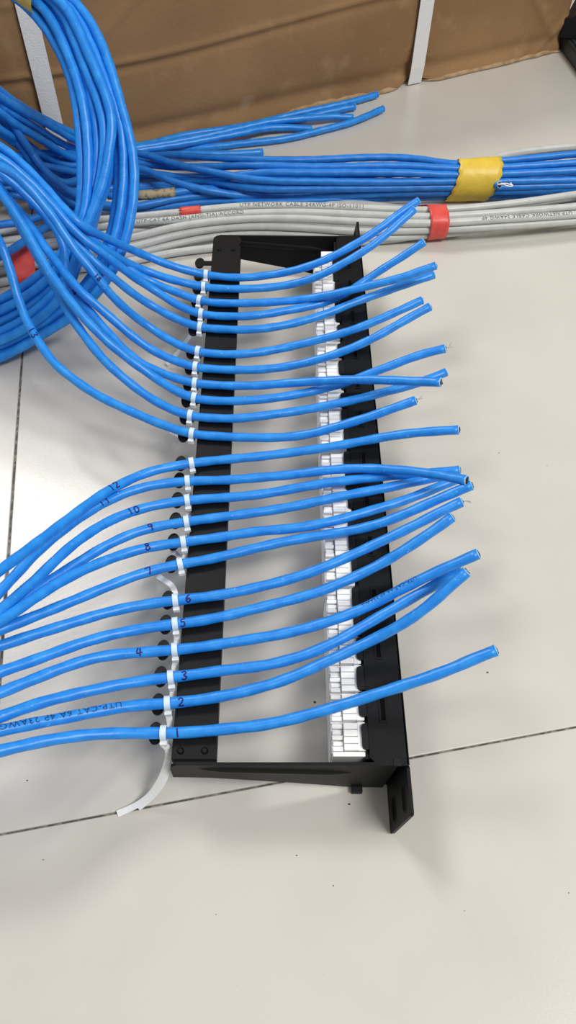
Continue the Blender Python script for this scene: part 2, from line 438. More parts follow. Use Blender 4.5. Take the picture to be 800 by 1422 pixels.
# 24 white jacks: body, ribbed cap row and castellated terminal row
def make_jack():
    bm = bmesh.new()
    box(bm, -19.0, -1.6, -7.7, 7.7, 9, 36.5, bevel=.4)
    j = mmobj('jack', bm, M['white'], panel)
    bm = bmesh.new()
    n = 4
    for k in range(n):
        y = -7.6+15.2*k/n
        box(bm, -12.6, -4.6, y+.22, y+15.2/n-.22, 36, 41.3, bevel=.35)
    box(bm, -5.2, -1.0, -7.7, 7.7, 36, 41.6, bevel=.4)
    mmobj('ribbed_cap', bm, M['white'], j)
    bm = bmesh.new()
    for k in range(5):
        y = -7.6+15.2*k/5; dz = (0, -1.0, -.2, -1.2, -.1)[k]; dx = (0, .35, -.2, .2, 0)[k]
        box(bm, -18.6+dx, -13.0, y+.3, y+15.2/5-.3, 34, 39.6+dz, bevel=.3)
    mmobj('terminal_row', bm, M['white_dim'], j)
    return j
def copy_tree(o, parent):
    c = o.copy(); C.objects.link(c); c.parent = parent
    for ch in o.children: copy_tree(ch, c)
    return c
jack0 = make_jack(); kids = list(jack0.children)
def jack_y(k): return 14+GP*(k//6)+PP*1.03*(k % 6)+2
for k in range(24):
    if k == 0: j = jack0
    else:
        j = jack0.copy(); C.objects.link(j); j.parent = panel
        for ch in kids:
            c = ch.copy(); C.objects.link(c); c.parent = j
    j.location = ((W-FW-.3)/1000, jack_y(k)/1000, 0)
# white bridge pieces between the groups and at the ends
for y0, y1, xa in ((5.5, 8.0, -19), (14+GP-2-8, 14+GP-2-6.4+1.0, -12), (14+2*GP-10, 14+2*GP-7.4, -12), (14+3*GP-10, 14+3*GP-7.4, -12), (14+4*GP-9.5, 14+4*GP-3, -13)):
    bm = bmesh.new(); box(bm, W-FW+xa, W-FW-1.2, y0, y1, 12, 40.6, bevel=.4)
    mmobj('end_bridge', bm, M['white'], panel)
# black latches: rounded lugs that overlap the white caps
latch = None
for k in range(24):
    if latch is None:
        bm = bmesh.new(); prism(bm, rrect(W-FW-4.4, W-FW+1.5, -7.0, 7.0, 2.3, 5), 'z', 38, ZT-.6)
        latch = mmobj('latch', bm, M['black_plastic'], panel); l_ = latch
    else:
        l_ = latch.copy(); C.objects.link(l_); l_.parent = panel
    l_.location = ((0.0 if k % 3 else .0008), (jack_y(k)+(.8 if k % 2 else -.6))/1000, 0)

# ------------------------------------------------------------------ cables
ORD = ['first', 'second', 'third', 'fourth', 'fifth', 'sixth', 'seventh', 'eighth', 'ninth', 'tenth', 'eleventh', 'twelfth', 'thirteenth',
       'fourteenth', 'fifteenth', 'sixteenth', 'seventeenth', 'eighteenth', 'nineteenth', 'twentieth', 'twenty-first', 'twenty-second', 'twenty-third', 'twenty-fourth']
def cut_end(P, parent, at_start=False, r=R_CAB, wisps=0):
    p, q = (P[0], P[1]) if at_start else (P[-1], P[-2])
    d = (p-q).normalized(); a = d.orthogonal().normalized(); b = d.cross(a); sg = 16
    bm = bmesh.new()
    def ring(rr, off): return [bm.verts.new(p+d*off+(a*math.cos(2*math.pi*k/sg)+b*math.sin(2*math.pi*k/sg))*rr) for k in range(sg)]
    r0, r1, r2, r3 = ring(r*1.0, -.0002), ring(r*.99, .0003), ring(r*.82, .0004), ring(r*.76, -.0002)
    for x, y in ((r0, r1), (r1, r2), (r2, r3)):
        for k in range(sg): bm.faces.new((x[k], x[(k+1) % sg], y[(k+1) % sg], y[k]))
    e = obj('cut_end', bm, M['rim'], parent, True)
    bm = bmesh.new()
    bm.faces.new([bm.verts.new(p+d*.0001+(a*math.cos(2*math.pi*k/sg)+b*math.sin(2*math.pi*k/sg))*r*.79) for k in range(sg)])
    for k in range(8):
        t = 2*math.pi*k/8+.3; rr = r*(.50 if k % 2 else .28); c = p+(a*math.cos(t)+b*math.sin(t))*rr
        tube(bm, [c-d*.001, c+d*(.0006+.0005*random.random())], r*.15, 6)
    obj('wire_core', bm, M['core'], e)
    for k in range(wisps):
        bm = bmesh.new(); v = a*random.uniform(-1, 1)+b*random.uniform(-1, 1)
        tube(bm, [p, p+d*.003+v*.0008, p+d*.005+v*.003], .0003, 5)
        obj('bare_wire', bm, M['copper'], e)
    return e
def cable(name, P, label, group, material, r=R_CAB, ends=(), marks=(), prints=(), wisps=0, cyclic=False, lobes=0.034, cat='cable', smooth_it=0):
    n = len(P); o0 = P[n//2].copy()
    bm = bmesh.new(); tube(bm, P, r, 12, cyclic, lobes, phase=random.random()*6)
    if not (ends or marks or prints):
        o = obj(name, bm, material, None, True, origin=o0); return tag(o, label, cat, group)
    e = empty(name, (0, 0, 0)); base = Vector((o0.x, o0.y, o0.z-r)); e.location = base
    tag(e, label, cat, group)
    sub = []
    sub.append(obj('jacket', bm, material, None, True))
    for st in ends:
        sub.append(cut_end(P, None, st, r, wisps))
    for txt, px, py, h, fl in marks:
        b2 = pen_bm(txt, h); wrap(b2, P, nearest(P, px, py), r, fl, 0.12); sub.append(obj('pen_mark', b2, M['ink'], None))
        sub[-1]['label'] = 'purple handwritten number '+txt
    for txt, px, py, h, fl, ph, mt in prints:
        b2 = text_bm(txt, h); wrap(b2, P, nearest(P, px, py), r, fl, ph); sub.append(obj('printed_text', b2, mt, None))
        sub[-1]['label'] = 'dark printed lettering'
    for s in sub:
        s.parent = e; s.matrix_parent_inverse = Matrix.Translation(-base)
    return e

ZB = ZT+3.2
# panel cables, first = the end with the dangling tie tails.  Heights in mm where known, interpolated between.
PC = [
 [(0,1043,52),(45,1032),(90,1024),(135,1019),(180,1018,49),(234,1018,ZB),(270,1017),(315,1012),(360,1008),(400,1000,49),(475,979,52),(550,955),(587,943),(625,930),(662,913),(689,903,74)],
 [(0,1015,54),(45,1005),(90,997),(135,988),(180,980,49),(234,977,ZB),(270,973),(315,966),(360,955),(400,943,50),(437,926),(475,909),(512,891,56),(550,872),(587,848),(615,824),(634,806),(648,794,80)],
 [(0,996,54),(45,979),(90,967),(135,957),(180,948,49),(234,941,ZB),(270,937),(315,930),(360,926),(400,917,49),(437,905),(475,887),(512,865,54),(550,843),(587,822),(625,801),(641,793,66)],
 [(0,962,52),(45,944),(90,926),(135,912),(180,907,49),(238,903,ZB),(270,900),(315,893),(360,886),(400,879,49),(437,869),(475,857),(512,842,54),(550,822),(587,803),(625,786),(664,769,76)],
 [(0,933,52),(45,918),(90,901),(135,886),(180,876,49),(238,867,ZB),(270,864),(315,855),(360,844),(400,834,49),(437,824),(475,809),(512,792,54),(550,771),(587,747),(606,734),(628,718,72)],
 [(0,897,52),(45,882),(90,868),(135,854),(180,843,49),(240,834,ZB),(270,831),(315,825),(360,815),(400,805,49),(437,793),(475,777),(512,760,54),(550,742),(587,724),(620,706),(641,697,68)],
 [(0,875,52),(50,855),(100,835),(150,814),(200,795,49),(252,783,ZB),(292,777),(315,771),(360,760),(400,751,48),(437,745),(475,739,49),(512,732),(550,719),(580,706),(620,688),(655,674,72)],
 [(0,863,60),(25,847),(50,829),(100,799),(150,777),(200,761,50),(254,753,ZB),(292,748),(315,745),(360,737),(400,735,50),(437,729),(475,721),(512,710),(540,702,52),(570,692),(600,680),(626,669),(640,663,56)],
 [(0,857,49),(25,837),(55,815),(87,795),(112,779),(150,756),(200,735,48),(256,725,ZB),(292,720),(315,717),(360,711),(400,705,48),(437,697),(475,689),(512,682),(540,677,52),(570,670),(600,664),(628,659,54)],
 [(0,847,60),(25,827),(50,805),(75,780),(100,757),(125,739),(150,724),(200,705,49),(258,695,ZB),(315,691),(360,687),(400,680,48),(437,673),(475,668),(512,664),(540,661,52),(580,658),(610,656),(638,653,58)],
 [(0,821,53),(25,795),(50,767),(75,746),(100,726),(137,702),(175,684),(200,676,49),(260,668,ZB),(315,667),(360,663),(400,660,48),(437,655),(475,651),(512,650,55),(540,652),(580,655),(620,662),(648,667,74)],
 [(0,792,66),(50,755),(100,717,62),(150,681),(175,669),(200,657,53),(260,644,ZB),(315,638),(360,634),(400,629,48),(437,624),(475,618),(512,611,52),(550,604),(587,600),(637,597,64)],
 [(-40,290,150),(0,335,120),(5,347),(15,377),(22,405),(35,442,85),(45,462),(62,487),(70,500,70),(105,529),(140,552),(175,568),(210,584,52),(245,597),(266,603,ZB),(300,606),(325,607),(375,608),(412,606,48),(450,598),(475,590),(497,584),(535,571),(577,556,66)],
 [(-40,215,150),(0,262,140),(20,300),(40,335),(60,370,105),(79,400),(91,428),(112,459),(140,496,75),(175,528),(210,554,54),(245,572),(268,579,ZB),(300,581),(325,582),(375,576),(425,569,48),(475,559),(510,551),(547,541),(585,531),(619,517,60)],
 [(-40,222,160),(0,267,150),(15,287),(30,310),(45,335),(60,365,118),(84,400),(105,428),(140,466,85),(175,496),(210,521,58),(245,544),(269,554,ZB),(300,557),(350,556),(400,550,48),(450,540,49),(487,529),(515,518),(535,511),(560,501),(585,492),(618,484,66)],
 [(-40,210,160),(0,240,150),(25,260),(50,285),(70,307),(84,325,112),(90,345),(91,385,90),(102,405),(120,427,82),(150,462,71),(189,501),(210,512,54),(245,526),(271,533,ZB),(300,535),(350,536),(400,532,51),(450,529,57),(500,527),(560,529),(612,531,76)],
 [(-40,222,140),(0,262,135),(20,287),(37,305),(60,340,112),(75,360),(92,382),(117,410,92),(150,437),(175,460),(210,486,56),(245,502),(273,511,ZB),(300,513),(350,514),(400,509,48),(450,497),(497,480),(535,461),(560,446),(597,426,72)],
 [(-40,215,175),(0,231,165),(20,240),(40,260),(65,290),(90,325,125),(97,340),(125,372),(143,397,95),(175,430),(210,456,56),(245,478),(275,489,ZB),(300,492),(350,491),(400,482,48),(450,470),(497,456),(535,440),(560,429),(586,417,66)],
 [(-40,205,150),(0,222,145),(30,245),(60,280),(85,310,115),(112,345),(140,371,92),(165,392),(190,412),(215,427,54),(240,441),(277,455,ZB),(300,457),(350,458),(400,451,48),(450,437),(497,418),(535,405),(572,392),(602,382,56)],
 [(-40,200,165),(0,218,158),(40,250),(70,282),(87,302,122),(107,325),(140,350,100),(165,369),(190,388),(215,403,58),(252,427),(280,437,ZB),(300,439),(350,439),(400,431,48),(450,421,48.5),(480,408),(505,391,51),(535,371),(560,356),(589,336,70)],
 [(-40,195,140),(0,212,135),(40,246),(70,280),(100,316,105),(140,346,85),(165,364),(190,381),(215,394,54),(240,404),(281,419,ZB),(300,421),(375,420),(425,415,51),(475,406,58),(510,397),(535,392),(560,385),(585,376),(605,369,72)],
 [(-40,190,150),(0,206,145),(50,250),(80,285),(110,318,112),(140,342,95),(170,362),(202,376,60),(240,389),(285,399,ZB),(300,401),(350,401),(400,396,48),(437,386),(460,375),(485,361),(510,346),(535,327),(560,305),(575,291,78)],
 [(-40,185,160),(0,202,150),(50,246),(80,280),(112,313,118),(140,327),(165,339),(202,355,65),(240,370),(286,382,ZB),(300,384),(337,386),(375,382,48),(412,375),(450,362),(497,337),(535,312),(560,292),(581,279,80)],
]
PEN = {0: ('1', 247, 1018), 1: ('2', 251, 975), 2: ('3', 250, 939), 3: ('4', 192, 906), 4: ('5', 251, 865), 5: ('6', 255, 832), 6: ('7', 200, 795),
       7: ('8', 197, 761), 8: ('9', 203, 734), 9: ('10', 178, 713), 10: ('11', 134, 703), 11: ('12', 150, 681), 12: ('13', 44, 460), 15: ('16', 102, 405), 17: ('18', 131, 381)}
TXT = {1: ('UTP-CAT 6A 4P 23AWG', 166, 981, .0037, True, .7, M['print']), 3: ('UTP-CAT 6A 4P 23AWG', 580, 806, .0021, True, .75, M['print'])}
cable_paths = []
for k, pts in enumerate(PC):
    pts = list(pts)
    it_ = next(i for i, p in enumerate(pts) if len(p) > 2 and p[2] == ZB)
    xt = pts[it_][0]; q = []
    for i, p in enumerate(pts):
        z = p[2] if len(p) > 2 else None
        if i < it_:
            if k < 12:                          # rising steadily towards the picture edge
                z0 = 72+(pts[0][2]-54)*1.3
                z = ZB+(z0-ZB)*(max(0, (xt-26-p[0])/(xt-26)))**1.35
            elif z is not None: z = 47+(z-48)*0.95
        elif i > it_ and z is not None:         # springing up beyond the panel
            z = ZB+max(0, z-48)*1.35
        q.append((p[0], p[1]) if z is None else (p[0], p[1], z))
    pts = q
    if k < 12:                                  # carry on past the picture edge, sinking to the floor
        a, b = pts[0], pts[2]; sl = (b[1]-a[1])/(b[0]-a[0])
        pts = [(-430, a[1]-430*sl*.5, 5), (-300, a[1]-300*sl*.65, 40), (-160, a[1]-160*sl*.85, a[2]), (-70, a[1]-70*sl, a[2]+5)]+pts
    if k >= 12: pts = carry_on(pts, k+14)
    P = smooth_path(pixpath(pts), 0.003, 14)
    cable_paths.append(P)
    mk = ()
    if k in PEN:
        t_, x_, y_ = PEN[k]; mk = ((t_, x_, y_, (.0046 if k < 13 else .0028), False),)
    where = 'blue network cable tied to the %s lacing bar tab counted from the dangling tie tails' % ORD[k]
    if k in PEN and k < 12: where = 'blue network cable numbered %s in pen, on the %s lacing bar tab' % (PEN[k][0], ORD[k])
    if k == 22: where = 'blue network cable on the last lacing bar tab, beside the one empty tab'
    cable('network_cable', P, where, 'blue cables laced across the patch panel', M['blue'], r=R_PAN, ends=(False,), marks=mk,
          prints=(TXT[k],) if k in TXT else (), wisps=2 if k in (12, 14, 5) else 0)

# ------------------------------------------------------------------ cable ties
def tie(k, tail=None, n_tail=1, head=True):
    P = cable_paths[k]; y = tab_y(k)
    target = pw(-3.6, y, ZB)
    i = min(range(len(P)), key=lambda q: (P[q]-target).length)
    c = P[i]; t = (P[min(i+1, len(P)-1)]-P[max(i-1, 0)]).normalized()
    e = empty('cable_tie', (c.x, c.y, 0.0415))
    side = Vector((-t.y, t.x, 0)).normalized()
    base = Matrix.Translation(-Vector(e.location))
    loop = []
    r = R_PAN+.0006; zb = 0.0412
    for a in range(-20, 201, 11):
        an = math.radians(a); loop.append(c+side*(r*math.cos(an))+Vector((0, 0, r*math.sin(an))))
    loop += [Vector((c.x, c.y, zb))-side*(r*.8), Vector((c.x, c.y, zb))+side*(r*.8)]
    bm = bmesh.new(); n = len(loop); wd = .0016; rows = []
    cen = Vector((c.x, c.y, (c.z+zb)/2))
    for p in loop:
        od = (p-cen); od = (od-t*od.dot(t)).normalized()
        rows.append([bm.verts.new(p+t*(wd*a)+od*(.0004*b)) for a, b in ((-1, -1), (1, -1), (1, 1), (-1, 1))])
    for q in range(n):
        A, Bq = rows[q], rows[(q+1) % n]
        for s in range(4): bm.faces.new((A[s], A[(s+1) % 4], Bq[(s+1) % 4], Bq[s]))
    s_ = obj('strap', bm, M['strap_nylon'], e); s_.matrix_parent_inverse = base
    # head on the near side of the cable
    hp = c-side*(r+.0011)+Vector((0, 0, -.0026))
    bm = bmesh.new(); box(bm, -.0019, .0019, -.0011, .0011, -.0016, .0016, bevel=.0004)
    h = obj('tie_head', bm, M['nylon'], e); h.matrix_parent_inverse = base
    h.matrix_basis = Matrix.Translation(hp) @ Matrix(((t.x, side.x, 0, 0), (t.y, side.y, 0, 0), (0, 0, 1, 0), (0, 0, 0, 1)))
    for q in range(n_tail if tail else 0):
        tp = [hp+Vector((0, 0, -.001))]+[at(x+q*1.5, yy, z/1000) for x, yy, z in tail]
        tp = smooth_path(tp, .003, 4)
        bm = bmesh.new(); strip(bm, tp, Vector((.15, -.3, .95)) , .0034, .0008)
        tl = obj('tie_tail', bm, M['nylon'], e); tl.matrix_parent_inverse = base
    extra = ' with its tail curling to the floor' if k == 0 else ''
    tag(e, 'white cable tie on the %s lacing bar tab%s' % (ORD[k], extra) if k < 22 else 'white cable tie next to the empty lacing bar tab', 'cable tie', 'cable ties along the lacing bar')
    return e
TAIL = {0: [(236, 1040, 38), (231, 1062, 30), (222, 1085, 18), (205, 1108, 7), (185, 1121, 2), (163, 1130, 1)],
        1: [(237, 1000, 39), (236, 1030, 35), (235, 1055, 30), (227, 1085, 17), (210, 1107, 6), (192, 1122, 1.2)],
        2: [(241, 955, 39), (238, 985, 37), (237, 1010, 35), (236, 1050, 30)],
        3: [(243, 920, 39), (241, 945, 38), (240, 965, 36)],
        4: [(247, 885, 39), (244, 905, 38), (243, 925, 36)],
        5: [(241, 815, 36), (228, 806, 30), (219, 800, 26)],
        6: [(246, 770, 36), (236, 762, 30), (226, 754, 24)],
        7: [(258, 768, 39), (256, 780, 38)], 8: [(262, 737, 39), (261, 750, 38)],
        12: [(262, 612, 34), (250, 606, 24), (238, 600, 16)],
        18: [(268, 462, 36), (256, 478, 24), (246, 491, 12), (232, 506, 3)],
        9: [(263, 706, 39), (262, 716, 38)], 10: [(262, 677, 38), (262, 688, 37)]}
for k in range(23): tie(k, TAIL.get(k))

# ------------------------------------------------------------------ big leaning coil
LEAN0 = at(0, 500, .004); LN = Vector((0, -math.sin(math.radians(43)), math.cos(math.radians(43)))).normalized()
def lean(px, py, off=0.0): return on_plane(px, py, LEAN0+LN*(off/1000), LN)
def left_side(g):
    """the part of the loop beyond the picture's left edge; g = 0 inner .. 1 outer"""
    return [(-75, 440+75*g), (-165, 425+65*g), (-240+(-25)*g, 360+35*g), (-275-35*g, 270), (-270-40*g, 165-5*g), (-225-35*g, 70-25*g), (-150-20*g, 0-40*g), (-70, -30-48*g), (0, -18-44*g)]
LOOP = [
 (0.00, 0, [(51,22),(75,57),(94,95),(104,132),(110,180),(113,220),(113,260),(110,300),(95,340),(62,377),(0,417)]),
 (0.15, 6, [(57,6),(77,37),(95,77),(107,110),(115,140),(121,182),(123,225),(122,260),(117,300),(100,345),(65,390),(0,432)]),
 (0.30, 1, [(67,5),(86,32),(103,70),(116,107),(126,140),(134,182),(135,220),(129,255),(120,290),(105,340),(75,397),(0,447)]),
 (0.42, 7, [(76,2),(94,32),(111,75),(125,112),(137,140),(146,182),(144,220),(138,258),(128,300),(112,350),(77,407),(0,462)]),
 (0.55, 12, [(86,2),(104,32),(123,75),(139,112),(150,140),(157,172),(152,207),(145,252),(132,285),(121,312),(108,350),(82,417),(0,474)]),
 (0.70, 5, [(96,2),(113,32),(132,72),(147,112),(158,140),(169,182),(172,220),(171,260),(166,300),(157,338),(140,375),(110,410),(60,448),(0,480)]),
 (0.85, 0, [(103,2),(120,32),(138,70),(153,110),(162,140),(176,190),(180,225),(180,260),(175,300),(166,335),(150,372),(122,405),(80,440),(0,488)]),
 (1.00, 6, [(108,6),(127,32),(144,67),(157,105),(166,140),(175,170),(183,202),(187,232),(187,260),(184,290),(177,325),(166,358),(148,390),(112,430),(60,464),(0,497)]),
]
back = [(0.66, -2, 5), (0.95, -7, 7), (0.1, -7, 0), (0.25, -7, 1), (0.4, -7, 3), (0.6, -3, 4), (0.8, -7, 6)]
LOOP += [(g, off, [(x+(4 if q < 5 else -7), y+2) for x, y in LOOP[q][2]]) for g, off, q in back]
loop_paths = []
CLAB = ['innermost turn of the leaning blue coil, edging its opening']+['%s turn from the inner edge of the leaning blue coil' % q for q in ('second', 'third', 'fourth')]+['turn crossing over the front of the leaning blue coil', 'third turn from the outer edge of the leaning blue coil', 'second turn from the outer edge of the leaning blue coil', 'outermost turn of the leaning blue coil']+['blue turn at the back of the leaning coil, towards the box']*7
for g, off, pts in LOOP:
    px = list(pts)+left_side(g)
    P = smooth_path([lean(x, y, off) for x, y in px], 0.0045, 8, True)
    lo = min(p.z for p in P)
    P = [Vector((p.x, p.y, max(p.z, R_CAB+.0002*abs(off)))) for p in P]
    loop_paths.append(P)
    cable('coiled_cable', P, CLAB[len(loop_paths)-1], 'turns of the leaning blue coil', M['blue'], r=.0037, cyclic=True)

# ------------------------------------------------------------------ bundles on the floor
def hull2(pts):
    pts = sorted(set(pts)); 
    def half(ps):
        h = []
        for p in ps:
            while len(h) >= 2 and (h[-1][0]-h[-2][0])*(p[1]-h[-2][1])-(h[-1][1]-h[-2][1])*(p[0]-h[-2][0]) <= 0: h.pop()
            h.append(p)
        return h
    a = half(pts); b = half(pts[::-1]); return a[:-1]+b[:-1]
def tape(name, paths, pxa, pxb, label, cat, material, r=R_CAB, group=None, skew=0.0, flaps=(), over=.0009, n_st=9, rag=0.0):
    """adhesive tape wound round several strands between two picture columns: the hull of the strands, offset outwards"""
    a = sum((P[nearest(P, *pxa)] for P in paths), Vector())/len(paths); b = sum((P[nearest(P, *pxb)] for P in paths), Vector())/len(paths)
    a.z = b.z = 0.0; ax = (b-a); ln = ax.length; ax.normalize(); lat = Vector((-ax.y, ax.x, 0)); rings = []; NP = 40
    bm = bmesh.new()
    for s in range(n_st):
        c = a+ax*(ln*s/(n_st-1)); pts = []
        for P in paths:
            q = min(P, key=lambda v: abs((v-c).dot(ax))+(10 if (v-c).length > .12 else 0))
            u, v = (q-c).dot(lat), q.z
            for k in range(12): pts.append((round(u+(r+over)*math.cos(k*math.pi/6), 6), round(max(v+(r+over)*math.sin(k*math.pi/6), .0003), 6)))
        H = hull2(pts); per = [0]
        for p, q in zip(H, H[1:]+H[:1]): per.append(per[-1]+math.dist(p, q))
        st = max(range(len(H)), key=lambda i: H[i][1]-H[i][0]*.001); ring = []
        for k in range(NP):
            d = (per[-1]*k/NP+per[st]) % per[-1]
            j = max(i for i in range(len(H)) if per[i] <= d+1e-12); t = (d-per[j])/max(per[j+1]-per[j], 1e-9)
            p, q = H[j], H[(j+1) % len(H)]
            u, v = p[0]+(q[0]-p[0])*t, p[1]+(q[1]-p[1])*t
            e = rag*math.sin(k*2.1)*(1 if s in (0, n_st-1) else 0)*(1 if s else -1)
            w_ = .0004*math.sin(k*1.7+s*1.1)
            ring.append(bm.verts.new(c+ax*(e+skew*(v-.038))+lat*u*(1+w_/.02*.2)+Vector((0, 0, v+max(w_, 0)))))
        rings.append(ring)
    for A, Bq in zip(rings, rings[1:]):
        for k in range(NP): bm.faces.new((A[k], A[(k+1) % NP], Bq[(k+1) % NP], Bq[k]))
    o = obj(name, bm, material, None, True, origin=a)
    sol = o.modifiers.new('thickness', 'SOLIDIFY'); sol.thickness = .0004; sol.offset = 1
    return tag(o, label, cat, group)

# loose ends lying past the bundle
LOOSE = [
 ([(-40,100,150),(0,127,118),(25,145),(62,166),(107,187,48),(150,196,20),(185,203,14),(260,187,6),(340,175,5),(403,160),(445,151),(490,141),(524,131,5)], 'longest of the thin loose ends, against the box'),
 ([(-40,110,150),(0,135,118),(37,157),(75,177),(109,197,42),(150,203,18),(185,208,8),(260,192,4),(340,180,4),(400,169),(445,158),(493,148,5)], 'loose end between two others, tip short of the box corner'),
 ([(-40,130,130),(20,160,95),(50,177),(87,200,42),(109,208,30),(150,208,20),(185,206,16),(260,194,13),(340,177,12),(370,170,12),(430,164,10),(460,162,7),(490,163,4.2)], 'loose end resting on its neighbours beside the box'),
 ([(-40,140,130),(25,175,88),(62,197),(109,222,26),(150,216,16),(185,210,14),(260,199,11),(340,184,10),(370,178,8),(400,177),(433,179,4.2)], 'short loose end stopping in front of the box'),
 ([(-40,155,120),(0,180,95),(45,207,50),(75,222,34),(109,224,18),(150,216,9),(185,210,4.5),(285,205,4.2),(340,199),(400,192),(445,181),(490,169),(532,151,5)], 'loose end curving furthest out over the bare tile'),
 ([(-40,160,120),(0,185,88),(57,222,38),(87,234,20),(109,236,12),(150,228,10),(190,219,9),(240,215,9),(300,214,7),(340,213,5),(365,211,4.2)], 'shortest loose end, stopping beside the taped bundle'),
]
for kk, (pts, d) in enumerate(LOOSE):
    P = smooth_path(pixpath(carry_on(pts, kk)), .0035, 10)
    cable('network_cable', P, 'blue cable '+d, 'loose blue ends by the box', M['blue'], ends=(False,))
# taped blue bundle
BUN = [
 [(-40,135,115),(0,165,85),(40,202,60),(80,226,30),(109,232,22),(150,215,20),(187,211,20),(235,226,22),(285,237,24),(360,250,24),(440,252,22),(560,253,20),(625,252,20),(690,252,20),(800,250,19)],
 [(-40,95,150),(-5,138,112),(15,170,92),(37,202,70),(62,237,42),(85,257,30),(130,240,24),(190,232,22),(235,251,22),(285,264,20),(360,274,14),(450,272,9),(560,268,6),(625,267,6),(690,266,6),(800,262,6)],
 [(-30,232,46),(50,243,30),(109,240,20),(150,226,12),(210,216,8),(260,217,6),(360,222,5),(440,222,5),(500,219,5),(560,219,5),(590,222,5),(625,228,6),(690,224,6),(800,214,6)],
 [(-30,212,60),(50,228,38),(109,240,20),(150,232,14),(190,225,12),(222,231,12),(310,231,14),(360,230,14),(440,232,14),(560,230,14),(625,234,15),(690,233,15),(800,226,15)],
 [(-30,264,30),(50,262,18),(109,255,12),(150,244,12),(197,240,12),(247,246,12),(310,255,12),(360,262,14),(440,262,15),(560,261,14),(625,260,14),(690,260,14),(800,257,14)],
 [(-40,246,46),(0,246,36),(40,252,26),(70,262,20),(107,266,14),(150,262,8),(192,259,6),(235,257,6),(290,250,8),(360,240,19),(440,240,22),(560,240,22),(625,243,22),(690,242,22),(800,237,22)],
 [(-40,120,130),(0,160,98),(20,192,76),(45,227,50),(67,255,30),(110,276,18),(150,286,12),(192,287,12),(235,277,12),(310,270,10),(360,268,8),(440,264,5),(560,256,5),(625,254,5),(690,252,5),(800,246,5)],
 [(-20,262,30),(20,272,30),(60,276,20),(107,280,14),(150,290,8),(190,292,5),(260,283,5),(310,279,5),(360,281,4.2),(450,278,4.2),(560,274,4.2),(625,273,4.2),(690,272,4.2),(800,270,4.2)],
 [(-20,225,40),(25,230,40),(60,240,26),(109,250,12),(190,246,5),(300,246,8),(400,244,14),(560,241,18),(625,242,18),(690,240,18),(800,234,18)],
 [(-20,240,30),(25,246,26),(60,256,14),(109,262,5),(190,262,4.5),(300,258,5),(400,253,12),(560,252,12),(625,252,12),(690,250,12),(800,244,12)],
]
bun_paths = []
def round_z(x, y):
    # height of a strand on the visible side of a roughly round bundle, from where it shows across the bundle's width
    c = 250+(x-360)*(-.009); t = max(-1, min(1, (c-y)/24)); return 19.5+15.5*(.839*t+.545*math.sqrt(1-t*t))
BORD = {2: 'first', 3: 'second', 5: 'third', 0: 'fourth', 4: 'fifth', 1: 'sixth', 7: 'seventh'}
for nb, pts in enumerate(BUN):
    p0 = pts[0]; p1 = pts[-1]; q1 = pts[-2]
    z1 = p1[2]; sl = (p1[1]-q1[1])/(p1[0]-q1[0])
    pts = pts+[(900, p1[1]+100*sl, z1)]
    if nb not in (6, 8, 9): pts = [(x, y, z if x < 250 else (z+round_z(x, y))/2 if x < 340 else round_z(x, y)) for x, y, z in pts]
    if pts[0][0] < 0: pts = carry_on(pts, nb+7)
    P = smooth_path(pixpath(pts), .0045, 10); bun_paths.append(P)
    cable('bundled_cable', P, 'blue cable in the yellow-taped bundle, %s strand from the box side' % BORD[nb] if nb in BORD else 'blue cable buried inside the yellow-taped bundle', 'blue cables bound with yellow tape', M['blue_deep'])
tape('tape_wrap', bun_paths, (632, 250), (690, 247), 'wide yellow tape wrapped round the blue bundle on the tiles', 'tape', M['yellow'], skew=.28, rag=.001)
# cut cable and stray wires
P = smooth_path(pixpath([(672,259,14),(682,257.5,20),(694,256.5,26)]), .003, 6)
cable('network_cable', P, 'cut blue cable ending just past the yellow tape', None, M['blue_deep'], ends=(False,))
for q, dz in ((0, 0), (3, 1.5)):
    P = smooth_path(pixpath([(691,256.5,27),(698,255+q*.3,29),(704,255+q,30+dz),(711,257+q*.6,29),(709+q,254+q,29)]), .001, 1)
    bm = bmesh.new(); tube(bm, P, .0006, 6)
    tag(obj('stray_wire', bm, M['white_dim'], None, True, origin=P[0]), 'thin stray white wire poking out past the yellow tape', 'wire', 'stray wires by the yellow tape')
# dirty taped cable stub beside the coil
P = smooth_path(pixpath([(150,272,16),(190,272,17),(246,267,17),(275,263,16),(300,262,12),(340,266,6)]), .003, 6)
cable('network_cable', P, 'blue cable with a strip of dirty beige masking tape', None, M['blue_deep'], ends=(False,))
tape('masking_tape', [P], (190, 272), (243, 267), 'dirty beige masking tape around one blue cable', 'tape', M['beige'], over=.0006, n_st=6)
